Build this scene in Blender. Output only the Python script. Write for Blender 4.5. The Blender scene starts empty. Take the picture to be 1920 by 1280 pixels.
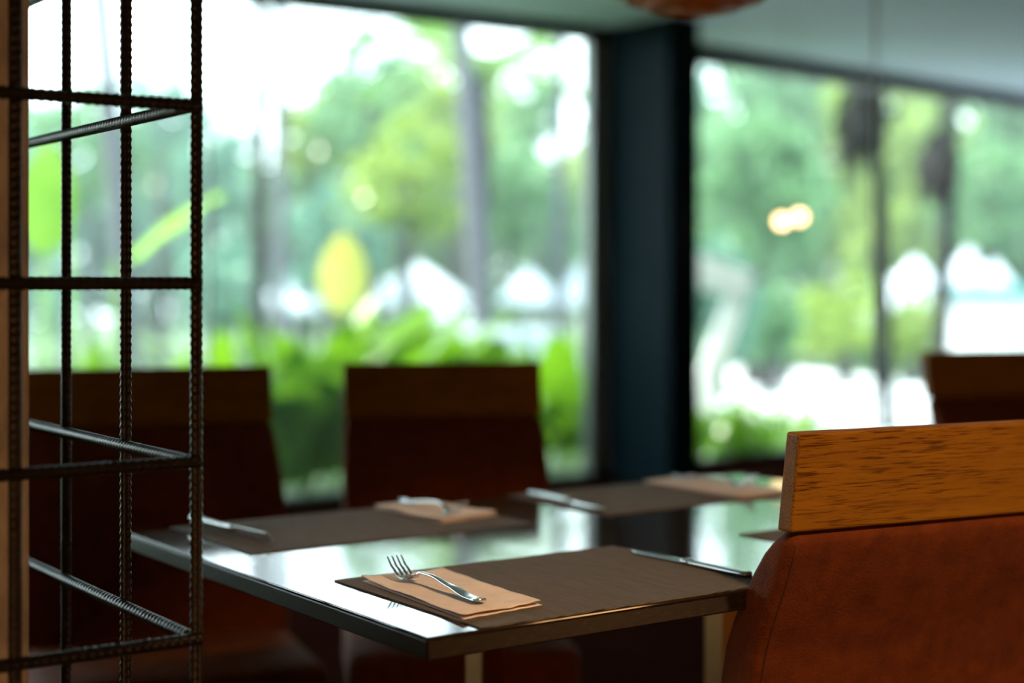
import bpy, bmesh, math, random
from mathutils import Vector, Matrix, noise

scene = bpy.context.scene
COL = scene.collection
R = math.radians
PI = math.pi

# ------------------------------------------------------------------ camera
EYE = 1.13
YAW = 35.0                      # the view turns 35 degrees from +Y towards +X
cam_d = bpy.data.cameras.new('camera')
cam = bpy.data.objects.new('camera', cam_d)
COL.objects.link(cam)
cam.location = (0, 0, EYE)
cam.rotation_euler = (PI / 2, 0, -R(YAW))
cam_d.sensor_width = 36
cam_d.lens = 55
cam_d.shift_y = -110 / 1920     # shift lens: verticals stay upright
cam_d.clip_end = 400
cam_d.dof.use_dof = True
cam_d.dof.focus_distance = 1.87
cam_d.dof.aperture_fstop = 1.65
cam_d.dof.aperture_blades = 0
scene.camera = cam

# ------------------------------------------------------------------ sky, sun, exposure
world = bpy.data.worlds.new('sky')
scene.world = world
world.use_nodes = True
bg = world.node_tree.nodes['Background']
bg.inputs['Color'].default_value = (0.76, 0.91, 1.0, 1)
bg.inputs['Strength'].default_value = 6.0

sun_d = bpy.data.lights.new('sun', 'SUN')
sun_d.energy = 15.0
sun_d.angle = R(3)
sun_d.color = (1.0, 0.95, 0.84)
sun = bpy.data.objects.new('sun', sun_d)
COL.objects.link(sun)
sun.rotation_euler = (R(-14), R(-34), 0)   # high sun from the left, a little from beyond the garden

vs = scene.view_settings
scene.display_settings.display_device = 'sRGB'
vs.view_transform = 'Standard'
vs.look = 'None'
vs.exposure = 0.0
vs.gamma = 1.0
vs.use_curve_mapping = False
scene.cycles.use_denoising = True
scene.cycles.max_bounces = 8
scene.cycles.diffuse_bounces = 4
scene.cycles.glossy_bounces = 4
scene.cycles.transparent_max_bounces = 12
scene.cycles.sample_clamp_indirect = 6.0
scene.cycles.caustics_reflective = False
scene.cycles.caustics_refractive = False

# ------------------------------------------------------------------ helpers
FPX = 55 / 36 * 1920
CA, SA = math.cos(R(YAW)), math.sin(R(YAW))

def at(px, py, Z):
    """world point seen at a pixel of the photograph at depth Z"""
    xc = (px - 960) / FPX * Z
    return Vector((CA * xc + SA * Z, -SA * xc + CA * Z, EYE - (py - 530) / FPX * Z))

def at_y(px, y):
    """ground-plan x of a pixel column on the line y = const"""
    r = (px - 960) / FPX
    return (SA + r * CA) / (CA - r * SA) * y

def tag(o, label=None, cat=None, group=None, kind=None):
    if label: o['label'] = label
    if cat: o['category'] = cat
    if group: o['group'] = group
    if kind: o['kind'] = kind
    return o

def empty(name, loc=(0, 0, 0), rz=0.0):
    o = bpy.data.objects.new(name, None)
    o.empty_display_size = 0.1
    COL.objects.link(o)
    o.location = loc
    o.rotation_euler = (0, 0, rz)
    return o

def link(name, me, mat=None, parent=None, loc=None, rot=None, scale=None):
    o = bpy.data.objects.new(name, me)
    COL.objects.link(o)
    if mat is not None and len(me.materials) == 0:
        me.materials.append(mat)
    if parent: o.parent = parent
    if loc is not None: o.location = loc
    if rot is not None: o.rotation_euler = rot
    if scale is not None: o.scale = scale
    return o

def mesh(name, verts, faces, smooth=False):
    me = bpy.data.meshes.new(name)
    me.from_pydata([tuple(v) for v in verts], [], faces)
    me.update()
    if smooth:
        me.polygons.foreach_set('use_smooth', [True] * len(me.polygons))
    return me

def from_bm(name, bm, smooth=False, angle=None):
    bmesh.ops.recalc_face_normals(bm, faces=bm.faces)
    me = bpy.data.meshes.new(name)
    bm.to_mesh(me)
    bm.free()
    if smooth:
        me.polygons.foreach_set('use_smooth', [True] * len(me.polygons))
    return me

def box_mesh(name, x0, x1, y0, y1, z0, z1, bevel=0.0, seg=2):
    bm = bmesh.new()
    vs_ = [bm.verts.new((x, y, z)) for x in (x0, x1) for y in (y0, y1) for z in (z0, z1)]
    for f in ((0, 1, 3, 2), (4, 6, 7, 5), (0, 4, 5, 1), (2, 3, 7, 6), (0, 2, 6, 4), (1, 5, 7, 3)):
        bm.faces.new([vs_[i] for i in f])
    if bevel:
        bmesh.ops.bevel(bm, geom=list(bm.edges), offset=bevel, segments=seg, profile=0.5, affect='EDGES')
    return from_bm(name, bm)

def loft_mesh(name, loops, cap=True, smooth=True, closed=True):
    verts, faces = [], []
    n = len(loops[0])
    for lp in loops: verts += lp
    for i in range(len(loops) - 1):
        for j in range(n if closed else n - 1):
            a, b = i * n + j, i * n + (j + 1) % n
            faces.append((a, b, b + n, a + n))
    if cap:
        faces.append(tuple(range(n))[::-1])
        faces.append(tuple(range((len(loops) - 1) * n, len(loops) * n)))
    bm = bmesh.new()
    me = mesh(name, verts, faces)
    bm.from_mesh(me)
    bpy.data.meshes.remove(me)
    return from_bm(name, bm, smooth)

def tube_mesh(name, pts, radii, n=10, smooth=True):
    pts = [Vector(p) for p in pts]
    if not isinstance(radii, (list, tuple)): radii = [radii] * len(pts)
    loops = []
    up = Vector((0.13, 0.21, 0.97))
    for i, p in enumerate(pts):
        d = (pts[min(i + 1, len(pts) - 1)] - pts[max(i - 1, 0)]).normalized()
        a = d.cross(up)
        if a.length < 0.1: a = d.cross(Vector((1, 0, 0)))
        a.normalize(); b = d.cross(a)
        loops.append([p + radii[i] * (math.cos(t) * a + math.sin(t) * b) for t in [2 * PI * k / n for k in range(n)]])
    return loft_mesh(name, loops, True, smooth)

def lathe_mesh(name, prof, n=48, smooth=True):
    loops = [[Vector((r * math.cos(2 * PI * k / n), r * math.sin(2 * PI * k / n), z)) for k in range(n)] for r, z in prof]
    return loft_mesh(name, loops, False, smooth)

def rrect(hx, hy, r, n=5):
    """rounded rectangle points round the origin"""
    r = min(r, hx, hy)
    out = []
    for cx, cy, a0 in ((hx - r, hy - r, 0), (-hx + r, hy - r, 90), (-hx + r, -hy + r, 180), (hx - r, -hy + r, 270)):
        for k in range(n + 1):
            a = R(a0 + 90 * k / n)
            out.append((cx + r * math.cos(a), cy + r * math.sin(a)))
    return out

# ------------------------------------------------------------------ materials
def new_mat(name):
    m = bpy.data.materials.new(name)
    m.use_nodes = True
    nt = m.node_tree
    return m, nt, nt.nodes['Principled BSDF']

def coords(nt, scale=(1, 1, 1), kind='Object'):
    tc = nt.nodes.new('ShaderNodeTexCoord')
    mp = nt.nodes.new('ShaderNodeMapping')
    mp.inputs['Scale'].default_value = scale
    nt.links.new(tc.outputs[kind], mp.inputs['Vector'])
    return mp.outputs['Vector']

def noise_node(nt, vec, scale, detail=4, rough=0.55):
    n = nt.nodes.new('ShaderNodeTexNoise')
    n.inputs['Scale'].default_value = scale
    n.inputs['Detail'].default_value = detail
    n.inputs['Roughness'].default_value = rough
    nt.links.new(vec, n.inputs['Vector'])
    return n.outputs['Fac']

def ramp(nt, fac, stops):
    r = nt.nodes.new('ShaderNodeValToRGB')
    el = r.color_ramp.elements
    while len(el) < len(stops): el.new(0.5)
    for e, (p, c) in zip(el, stops):
        e.position = p
        e.color = (*c, 1)
    nt.links.new(fac, r.inputs['Fac'])
    return r.outputs['Color']

def bump(nt, bsdf, height, strength=0.3, dist=0.002):
    b = nt.nodes.new('ShaderNodeBump')
    b.inputs['Strength'].default_value = strength
    b.inputs['Distance'].default_value = dist
    nt.links.new(height, b.inputs['Height'])
    nt.links.new(b.outputs['Normal'], bsdf.inputs['Normal'])

def simple(name, col, rough=0.5, metal=0.0, var=0.15, scale=6.0, bump_s=0.0, bump_d=0.002, nscale=(1, 1, 1), spec=0.5):
    m, nt, b = new_mat(name)
    v = coords(nt, nscale)
    f = noise_node(nt, v, scale)
    lo = tuple(c * (1 - var) for c in col); hi = tuple(min(1, c * (1 + var)) for c in col)
    nt.links.new(ramp(nt, f, [(0.3, lo), (0.7, hi)]), b.inputs['Base Color'])
    b.inputs['Roughness'].default_value = rough
    b.inputs['Metallic'].default_value = metal
    b.inputs['Specular IOR Level'].default_value = spec
    if bump_s: bump(nt, b, f, bump_s, bump_d)
    return m

def leaf_mat(name, lo, hi, trans=0.45, rough=0.25, scale=3.0):
    m, nt, b = new_mat(name)
    v = coords(nt)
    f = noise_node(nt, v, scale, 2)
    c = ramp(nt, f, [(0.25, lo), (0.75, hi)])
    nt.links.new(c, b.inputs['Base Color'])
    b.inputs['Roughness'].default_value = rough
    tr = nt.nodes.new('ShaderNodeBsdfTranslucent')
    nt.links.new(c, tr.inputs['Color'])
    mx = nt.nodes.new('ShaderNodeMixShader')
    mx.inputs['Fac'].default_value = trans
    nt.links.new(b.outputs[0], mx.inputs[1])
    nt.links.new(tr.outputs[0], mx.inputs[2])
    nt.links.new(mx.outputs[0], nt.nodes['Material Output'].inputs['Surface'])
    return m

def oak_mat():
    m, nt, b = new_mat('oiled_oak')
    v1 = coords(nt, (3, 40, 40))
    base = ramp(nt, noise_node(nt, v1, 1.6, 5, 0.6), [(0.25, (0.21, 0.073, 0.004)), (0.75, (0.32, 0.125, 0.007))])
    v2 = coords(nt, (20, 420, 420))
    pore = ramp(nt, noise_node(nt, v2, 1.0, 3, 0.6), [(0.50, (1, 1, 1)), (0.64, (0.30, 0.22, 0.16))])
    v3 = coords(nt, (3, 9, 14))
    patch = ramp(nt, noise_node(nt, v3, 1.2, 2), [(0.35, (0.15, 0.15, 0.15)), (0.6, (1, 1, 1))])
    mul = nt.nodes.new('ShaderNodeMix'); mul.data_type = 'RGBA'; mul.blend_type = 'MULTIPLY'
    nt.links.new(patch, mul.inputs['Factor'])
    nt.links.new(base, mul.inputs['A']); nt.links.new(pore, mul.inputs['B'])
    nt.links.new(mul.outputs['Result'], b.inputs['Base Color'])
    b.inputs['Roughness'].default_value = 0.55
    b.inputs['Specular IOR Level'].default_value = 0.12
    bump(nt, b, pore, 0.3, 0.0006)
    return m

def suede_mat():
    m, nt, b = new_mat('rust_suede')
    v = coords(nt)
    f1 = noise_node(nt, v, 28, 8, 0.72)
    f2 = noise_node(nt, v, 260, 4, 0.7)
    c = ramp(nt, f1, [(0.32, (0.080, 0.0122, 0.0009)), (0.68, (0.158, 0.029, 0.0022))])
    nt.links.new(c, b.inputs['Base Color'])
    b.inputs['Roughness'].default_value = 0.85
    b.inputs['Specular IOR Level'].default_value = 0.2
    b.inputs['Sheen Weight'].default_value = 0.05
    b.inputs['Sheen Tint'].default_value = (0.9, 0.4, 0.2, 1)
    bump(nt, b, f2, 0.8, 0.002)
    return m

def mat_weave():
    m, nt, b = new_mat('woven_vinyl')
    v = coords(nt)
    def wave(direction, sc):
        w = nt.nodes.new('ShaderNodeTexWave')
        w.bands_direction = direction
        w.inputs['Scale'].default_value = sc
        w.inputs['Distortion'].default_value = 0.6
        w.inputs['Detail'].default_value = 1
        nt.links.new(v, w.inputs['Vector'])
        return w.outputs['Fac']
    mm = nt.nodes.new('ShaderNodeMath'); mm.operation = 'MULTIPLY'
    nt.links.new(wave('X', 150), mm.inputs[0]); nt.links.new(wave('Y', 150), mm.inputs[1])
    f = noise_node(nt, coords(nt, (30, 4, 1)), 3, 5, 0.7)
    ad = nt.nodes.new('ShaderNodeMath'); ad.operation = 'ADD'
    nt.links.new(mm.outputs[0], ad.inputs[0]); nt.links.new(f, ad.inputs[1])
    c = ramp(nt, ad.outputs[0], [(0.3, (0.070, 0.053, 0.044)), (1.0, (0.175, 0.138, 0.113))])
    nt.links.new(c, b.inputs['Base Color'])
    b.inputs['Roughness'].default_value = 0.75
    b.inputs['Specular IOR Level'].default_value = 0.08
    bump(nt, b, mm.outputs[0], 0.7, 0.0008)
    return m

def glass_mat():
    m, nt, b = new_mat('veiled_window_glass')
    nt.nodes.remove(b)
    t = nt.nodes.new('ShaderNodeBsdfTransparent'); t.inputs['Color'].default_value = (0.96, 0.99, 0.97, 1)
    g = nt.nodes.new('ShaderNodeBsdfGlossy'); g.inputs['Roughness'].default_value = 0.02
    d = nt.nodes.new('ShaderNodeBsdfTranslucent')  # slight translucency imitating veiling glare over the view
    v = coords(nt)
    nt.links.new(ramp(nt, noise_node(nt, v, 1.5, 4), [(0.3, (0.75, 0.85, 0.84)), (0.7, (0.9, 0.97, 0.95))]), d.inputs['Color'])
    m1 = nt.nodes.new('ShaderNodeMixShader'); m1.inputs['Fac'].default_value = 0.005
    m2 = nt.nodes.new('ShaderNodeMixShader'); m2.inputs['Fac'].default_value = 0.03
    nt.links.new(t.outputs[0], m1.inputs[1]); nt.links.new(d.outputs[0], m1.inputs[2])
    nt.links.new(m1.outputs[0], m2.inputs[1]); nt.links.new(g.outputs[0], m2.inputs[2])
    nt.links.new(m2.outputs[0], nt.nodes['Material Output'].inputs['Surface'])
    return m

def table_mat():
    m, nt, b = new_mat('dark_laminate')
    v = coords(nt, (4, 60, 60))
    f = noise_node(nt, v, 1.2, 5, 0.6)
    nt.links.new(ramp(nt, f, [(0.3, (0.012, 0.008, 0.006)), (0.75, (0.032, 0.02, 0.013))]), b.inputs['Base Color'])
    b.inputs['Roughness'].default_value = 0.06
    b.inputs['IOR'].default_value = 1.75
    return m

def edge_mat():
    m, nt, b = new_mat('worn_dark_edge')
    v = coords(nt, (30, 30, 90))
    f = noise_node(nt, v, 3, 6, 0.7)
    nt.links.new(ramp(nt, f, [(0.45, (0.009, 0.004, 0.002)), (0.62, (0.016, 0.008, 0.004)), (0.74, (0.08, 0.038, 0.014))]), b.inputs['Base Color'])
    b.inputs['Roughness'].default_value = 0.35
    b.inputs['Specular IOR Level'].default_value = 0.18
    bump(nt, b, f, 0.15, 0.0006)
    return m

def plaster_mat():
    m, nt, b = new_mat('rough_beige_plaster')
    v = coords(nt, (1, 1, 0.35))
    f = noise_node(nt, v, 90, 6, 0.7)
    nt.links.new(ramp(nt, f, [(0.3, (0.46, 0.36, 0.28)), (0.7, (0.66, 0.54, 0.44))]), b.inputs['Base Color'])
    b.inputs['Roughness'].default_value = 0.9
    bump(nt, b, f, 0.8, 0.004)
    return m

def emit_mat(name, col, strength):
    m, nt, b = new_mat(name)
    b.inputs['Base Color'].default_value = (*col, 1)
    b.inputs['Emission Color'].default_value = (*col, 1)
    b.inputs['Emission Strength'].default_value = strength
    return m

M = dict(
    oak=oak_mat(), suede=suede_mat(), weave=mat_weave(), glass=glass_mat(), table=table_mat(), edge=edge_mat(),
    plaster=plaster_mat(),
    welt=simple('dark_rust_welt', (0.07, 0.012, 0.001), 0.8),
    chair_leg=simple('dark_stained_wood', (0.09, 0.035, 0.012), 0.45, nscale=(20, 20, 2)),
    steel=simple('brushed_steel', (0.62, 0.62, 0.62), 0.2, 1.0, 0.05, 40),
    polished=simple('gold_tinted_steel', (0.62, 0.30, 0.11), 0.3, 1.0, 0.04, 20),  # steel legs; warm gold reflection tinted into the base colour
    rebar=simple('oiled_rebar_steel', (0.030, 0.021, 0.016), 0.40, 0.5, 0.35, 70, 0.2, 0.0006),
    napkin=simple('kraft_paper', (0.82, 0.66, 0.58), 0.85, 0, 0.08, 30, 0.6, 0.004, spec=0.2),
    column=simple('dark_teal_paint', (0.004, 0.012, 0.018), 0.55, 0, 0.12, 3, spec=0.04),
    frame=simple('black_metal_frame', (0.018, 0.022, 0.024), 0.4, 0, 0.1, 5),
    mullion=simple('grey_aluminium', (0.30, 0.31, 0.30), 0.4, 0.3, 0.08, 5),
    ceiling=simple('sky_tinted_ceiling_paint', (0.66, 0.78, 1.0), 0.8, 0, 0.03, 2),  # blue tint stands in for cool outside light on the ceiling
    wall=simple('brown_wall_paint', (0.07, 0.04, 0.022), 0.8, 0, 0.1, 2),
    floor=simple('dark_stained_floor', (0.020, 0.006, 0.004), 0.7, 0, 0.15, 3, spec=0.0),
    rattan=simple('woven_rattan', (0.50, 0.17, 0.035), 0.55, 0, 0.35, 60, 0.6, 0.004, (1, 1, 6)),
    cord=simple('pale_cord', (0.60, 0.60, 0.58), 0.6),
    black=simple('black_plastic', (0.02, 0.02, 0.02), 0.4),
    reflection=emit_mat('warm_reflection_glow', (1.0, 0.62, 0.30), 9.0),  # glow stands in for warm reflections in the window
    lantern=emit_mat('fill_lantern_paper', (1.0, 0.52, 0.20), 10.0),  # glow of the added lanterns
    lamp=emit_mat('fill_lens', (1.0, 0.62, 0.3), 8.0),  # glow of the added downlight
    # garden
    lawn=simple('lawn_grass', (0.045, 0.095, 0.03), 0.9, 0, 0.35, 1.5),
    paving=simple('pale_paving', (0.66, 0.67, 0.70), 0.8, 0, 0.06, 1.0),
    soil=simple('dark_soil', (0.045, 0.035, 0.025), 0.95, 0, 0.3, 4),
    bark=simple('grey_palm_bark', (0.030, 0.030, 0.034), 0.9, 0, 0.3, 8, 0.5, 0.01, (1, 1, 4)),
    bark_pale=simple('pale_palm_bark', (0.10, 0.10, 0.125), 0.9, 0, 0.2, 8, 0.5, 0.01, (1, 1, 4)),
    husk=simple('dry_frond_husk', (0.04, 0.034, 0.032), 0.95, 0, 0.4, 20),
    canvas=simple('white_canvas', (0.50, 0.55, 0.62), 0.8, 0, 0.04, 3),
    white=simple('white_render', (0.88, 0.90, 0.93), 0.7, 0, 0.03, 2),
    teal=simple('teal_metal_roof', (0.06, 0.22, 0.24), 0.5, 0, 0.1, 3),
    leaf_a=leaf_mat('mid_green_leaf', (0.08, 0.20, 0.09), (0.22, 0.42, 0.19)),
    leaf_b=leaf_mat('blue_green_leaf', (0.08, 0.20, 0.15), (0.22, 0.42, 0.32)),
    leaf_c=leaf_mat('yellow_green_leaf', (0.18, 0.30, 0.045), (0.36, 0.48, 0.10)),
    leaf_ginger=leaf_mat('bright_ginger_leaf', (0.045, 0.16, 0.004), (0.20, 0.42, 0.012), 0.5, 0.3),
    leaf_banana=leaf_mat('banana_leaf', (0.20, 0.42, 0.05), (0.34, 0.58, 0.10), 0.55, 0.3),
    leaf_yellow=leaf_mat('yellowing_leaf', (0.62, 0.62, 0.12), (0.78, 0.78, 0.28), 0.5, 0.4),
    frond=leaf_mat('palm_frond', (0.08, 0.20, 0.04), (0.22, 0.38, 0.08), 0.4),
)

# ================================================================== THE ROOM
WY = 7.0                        # window wall
ZC = 2.575                      # ceiling
ZH = 2.50                       # window head
X0, X1, YB = -4.0, 15.0, -3.5   # room limits
WR0, WR1 = Vector((5.76, 7.10)), Vector((15.0, 8.30))   # right hand glazing bends outwards a little

def struct(name, me, mat, parent=None, **k):
    o = link(name, me, mat, parent, **k)
    if parent is None: o['kind'] = 'structure'
    return o

def prism_mesh(name, poly, z0, z1):
    n = len(poly)
    v = [(x, y, z0) for x, y in poly] + [(x, y, z1) for x, y in poly]
    f = [tuple(range(n))[::-1], tuple(range(n, 2 * n))] + [(i, (i + 1) % n, n + (i + 1) % n, n + i) for i in range(n)]
    bm = bmesh.new(); me = mesh(name, v, f); bm.from_mesh(me); bpy.data.meshes.remove(me)
    return from_bm(name, bm)

plan = [(X0, YB), (X1, YB), (X1, 8.38), (5.76, 7.18), (5.70, 7.10), (X0, 7.10)]
struct('floor', prism_mesh('floor', plan, -0.12, 0.0), M['floor'])
struct('ceiling', prism_mesh('ceiling', plan, ZC, ZC + 0.3), M['ceiling'])
struct('wall_left', box_mesh('wall_left', X0 - 0.2, X0, YB - 0.2, 7.1, -0.1, 2.87), M['wall'])
struct('wall_back', box_mesh('wall_back', X0, X1, YB - 0.2, YB, -0.1, 2.87), M['wall'])
struct('wall_right', box_mesh('wall_right', X1, X1 + 0.2, YB - 0.2, 8.4, -0.1, 2.87), M['wall'])
# unseen roof, its eaves added to keep sun out of the room
struct('sun_blocking_eaves', prism_mesh('sun_blocking_eaves', [(X0 - 0.2, YB - 0.2), (X1 + 0.2, YB - 0.2), (X1 + 0.2, 9.7), (5.7, 8.4), (X0 - 0.2, 8.4)], 2.95, 3.1), M['white'])
struct('wall_parapet', prism_mesh('wall_parapet', [(X0, 7.0), (5.70, 7.0), (X1, 8.28), (X1, 8.38), (5.70, 7.1), (X0, 7.1)], ZC + 0.3, 2.95), M['white'])

# column, two faces seen
cx0 = at_y(1133, WY)
struct('column', box_mesh('column', cx0, cx0 + 0.215, 6.43, 7.06, 0, ZC, 0.006), M['column'])

# head beams
struct('trim_1', box_mesh('trim_1', X0, cx0, WY - 0.05, WY + 0.06, ZH, ZC), M['frame'])
ang = math.atan2(WR1.y - WR0.y, WR1.x - WR0.x)
WL = (WR1 - WR0).length
struct('trim_2', box_mesh('trim_2', 0, WL, -0.05, 0.06, ZH - 0.03, ZC), M['frame'], loc=(WR0.x, WR0.y, 0), rot=(0, 0, ang))

# glazing: sill rail, posts, panes
w1 = empty('window_1'); w1['kind'] = 'structure'
link('sill', box_mesh('sill', X0, cx0, WY - 0.04, WY + 0.04, 0, 0.06), M['frame'], w1)
seams = [X0, -1.6, 0.75, at_y(390, WY), cx0 - 0.10]
link('mullion', box_mesh('mullion', cx0 - 0.13, cx0 - 0.005, WY - 0.035, WY + 0.035, 0.06, ZH), M['mullion'], w1)
for i in range(4):
    link('pane', box_mesh('pane', seams[i] + 0.004, seams[i + 1] - 0.004, WY - 0.006, WY + 0.006, 0.06, ZH), M['glass'], w1)
for xs in seams[1:4]:
    link('joint', box_mesh('joint', xs - 0.009, xs + 0.009, WY - 0.008, WY + 0.008, 0.06, ZH), M['cord'], w1)
w2 = empty('window_2', (WR0.x, WR0.y, 0), ang); w2['kind'] = 'structure'
link('sill', box_mesh('sill', 0, WL, -0.04, 0.04, 0, 0.06), M['frame'], w2)
for i in range(3):
    a, b = i * 3.1 + 0.005, min(i * 3.1 + 3.095, WL)
    link('pane', box_mesh('pane', a, b, -0.006, 0.006, 0.06, ZH - 0.03), M['glass'], w2)

# ================================================================== REBAR CAGE ROUND A POST
def rebar_mesh(name, L, r=0.0063, pitch=0.0098, rib=0.0012, per=6, n=14, seed=0):
    """ribbed reinforcing bar along +Z: slanted crescent ribs on both sides and two long ribs"""
    rnd = random.Random(seed)
    rings = int(L / pitch * per)
    verts, faces = [], []
    wob = [rnd.uniform(-1, 1) for _ in range(rings + 2)]
    for i in range(rings + 1):
        z = L * i / rings
        for k in range(n):
            t = 2 * PI * k / n
            side = math.sin(t)
            ph = (z / pitch + 0.22 * math.cos(t) * (1 if side > 0 else -1)) % 1.0
            d = abs(ph - 0.5) * 2
            ridge = max(0.0, 1 - d / 0.62) ** 0.8
            h = rib * ridge * abs(side) ** 0.6 + (0.0007 if abs(side) < 0.15 else 0)
            rr = r + h + 0.00006 * wob[i]
            verts.append((rr * math.cos(t), rr * math.sin(t), z))
    for i in range(rings):
        for k in range(n):
            a, b = i * n + k, i * n + (k + 1) % n
            faces.append((a, b, b + n, a + n))
    faces.append(tuple(range(n))[::-1])
    faces.append(tuple(range(rings * n, rings * n + n)))
    return mesh(name, verts, faces, True)

ZCG = 1.70
pc = at(368, 530, ZCG)
xc, yc = pc.x, pc.y
cage = empty('rebar_cage', (xc, yc, 0))
tag(cage, 'dark ribbed steel rebar cage of welded bars around beige post', 'rebar screen')
vert_me = rebar_mesh('vertical_bar', ZC - 0.006, seed=1)
SX, SY, SZ = 0.197, 0.2085, 0.1925
rv = random.Random(5)
spots = [(0, 0), (-SX, 0), (-2 * SX, 0), (0, SY), (0, 2 * SY), (0, 3 * SY), (-SX, 3 * SY), (-2 * SX, 3 * SY), (-2 * SX, SY), (-2 * SX, 2 * SY)]
for sx, sy in spots:
    link('vertical_bar', vert_me, M['rebar'], cage, loc=(sx, sy, 0.002), rot=(rv.uniform(-.0012, .0012), rv.uniform(-.0012, .0012), rv.uniform(0, 6.28)))
front_me = rebar_mesh('cross_bar', 2 * SX + 0.02, seed=2)
side_me = rebar_mesh('cross_bar', 3 * SY + 0.02, pitch=0.0092, seed=3)
for k in range(-5, 8):
    z = 1.13 + SZ * k
    if z < 0.06 or z > ZC - 0.05: continue
    for yy in (-0.006, 3 * SY):
        o = link('cross_bar', front_me, M['rebar'], cage, loc=(-2 * SX - 0.018, yy, z + rv.uniform(-.0012, .0012)))
        o.rotation_mode = 'ZYX'                       # spin about the bar's own axis first
        o.rotation_euler = (0, PI / 2, rv.uniform(0, 6.28))
    for xx in (-0.006, -2 * SX):
        o = link('cross_bar', side_me, M['rebar'], cage, loc=(xx, 0.006, z + rv.uniform(-.0012, .0012)))
        o.rotation_mode = 'ZYX'
        o.rotation_euler = (-PI / 2, 0, rv.uniform(0, 6.28))

px_ = at_y(57.5, yc + 0.10)
tag(link('plaster_post', box_mesh('plaster_post', px_ - 0.21, px_, yc + 0.10, yc + 0.46, 0, ZC, 0.006), M['plaster']),
    'rough beige plastered post standing inside the rebar cage', 'post')

# ================================================================== DINING TABLE
TX0, TX1, TY0, TY1, TZ = 0.887, 2.15, 1.425, 2.285, 0.75
table = empty('dining_table', ((TX0 + TX1) / 2, (TY0 + TY1) / 2, 0))
tag(table, 'dark glossy rectangular dining table laid with four woven mats', 'table')
hx, hy = (TX1 - TX0) / 2, (TY1 - TY0) / 2
link('tabletop', box_mesh('tabletop', -hx, hx, -hy, hy, TZ - 0.004, TZ, 0.0012), M['table'], table)
link('edge_band', box_mesh('edge_band', -hx + 0.0003, hx - 0.0003, -hy + 0.0003, hy - 0.0003, TZ - 0.026, TZ - 0.0035, 0.002), M['edge'], table)
for lx in (1.293, 1.767):
    lxx = lx - (TX0 + TX1) / 2
    link('leg', box_mesh('leg', lxx - 0.019, lxx + 0.019, 0.04, 0.086, 0.012, TZ - 0.034, 0.002), M['polished'], table)
    link('base_plate', box_mesh('base_plate', lxx - 0.06, lxx + 0.06, -0.02, 0.30, 0.0, 0.012, 0.003), M['polished'], table)
    link('bracket', box_mesh('bracket', lxx - 0.04, lxx + 0.04, -0.25, 0.25, TZ - 0.034, TZ - 0.026), M['black'], table)

# place mats
def mat_obj(x0, x1, y0, y1, rz, label, seed):
    w, d = (x1 - x0), (y1 - y0)
    nx, ny = 46, 32
    rnd = random.Random(seed)
    v, f = [], []
    for layer in (0, 1):
        for j in range(ny + 1):
            for i in range(nx + 1):
                x = -w / 2 + w * i / nx; y = -d / 2 + d * j / ny
                if i in (0, nx): x += rnd.uniform(-.0006, .0006)
                if j in (0, ny): y += rnd.uniform(-.0010, .0010)
                z = 0.0016 * layer + (0.0003 * noise.noise((x * 25, y * 25, seed)) if layer else 0)
                v.append((x, y, max(0, z)))
    n = (nx + 1) * (ny + 1)
    for j in range(ny):
        for i in range(nx):
            a = j * (nx + 1) + i
            f.append((a, a + nx + 1, a + nx + 2, a + 1))
            f.append((n + a, n + a + 1, n + a + nx + 2, n + a + nx + 1))
    def wall(a, b): f.append((a, b, n + b, n + a))
    for i in range(nx): wall(i, i + 1); wall(ny * (nx + 1) + i + 1, ny * (nx + 1) + i)
    for j in range(ny): wall((j + 1) * (nx + 1), j * (nx + 1)); wall(j * (nx + 1) + nx, (j + 1) * (nx + 1) + nx)
    o = link('place_mat', mesh('place_mat', v, f), M['weave'], loc=((x0 + x1) / 2, (y0 + y1) / 2, TZ + 0.0002), rot=(0, 0, rz))
    return tag(o, label, 'place mat', 'woven place mats on the table')
mat_obj(0.957, 1.412, 1.4258, 1.762, 0.0, 'grey-brown woven place mat under the fork nearest the camera', 1)
mat_obj(0.955, 1.412 + 0.03, 2.003, 2.290, -0.004, 'woven place mat on the far side by the rebar cage', 2)
mat_obj(1.590, 2.05, 2.003, 2.290, 0.004, 'woven place mat on the far side nearest the dark column', 3)
mat_obj(1.633, 2.09, 1.436, 1.735, 0.0, 'woven place mat mostly hidden behind the near chair back', 4)

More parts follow.
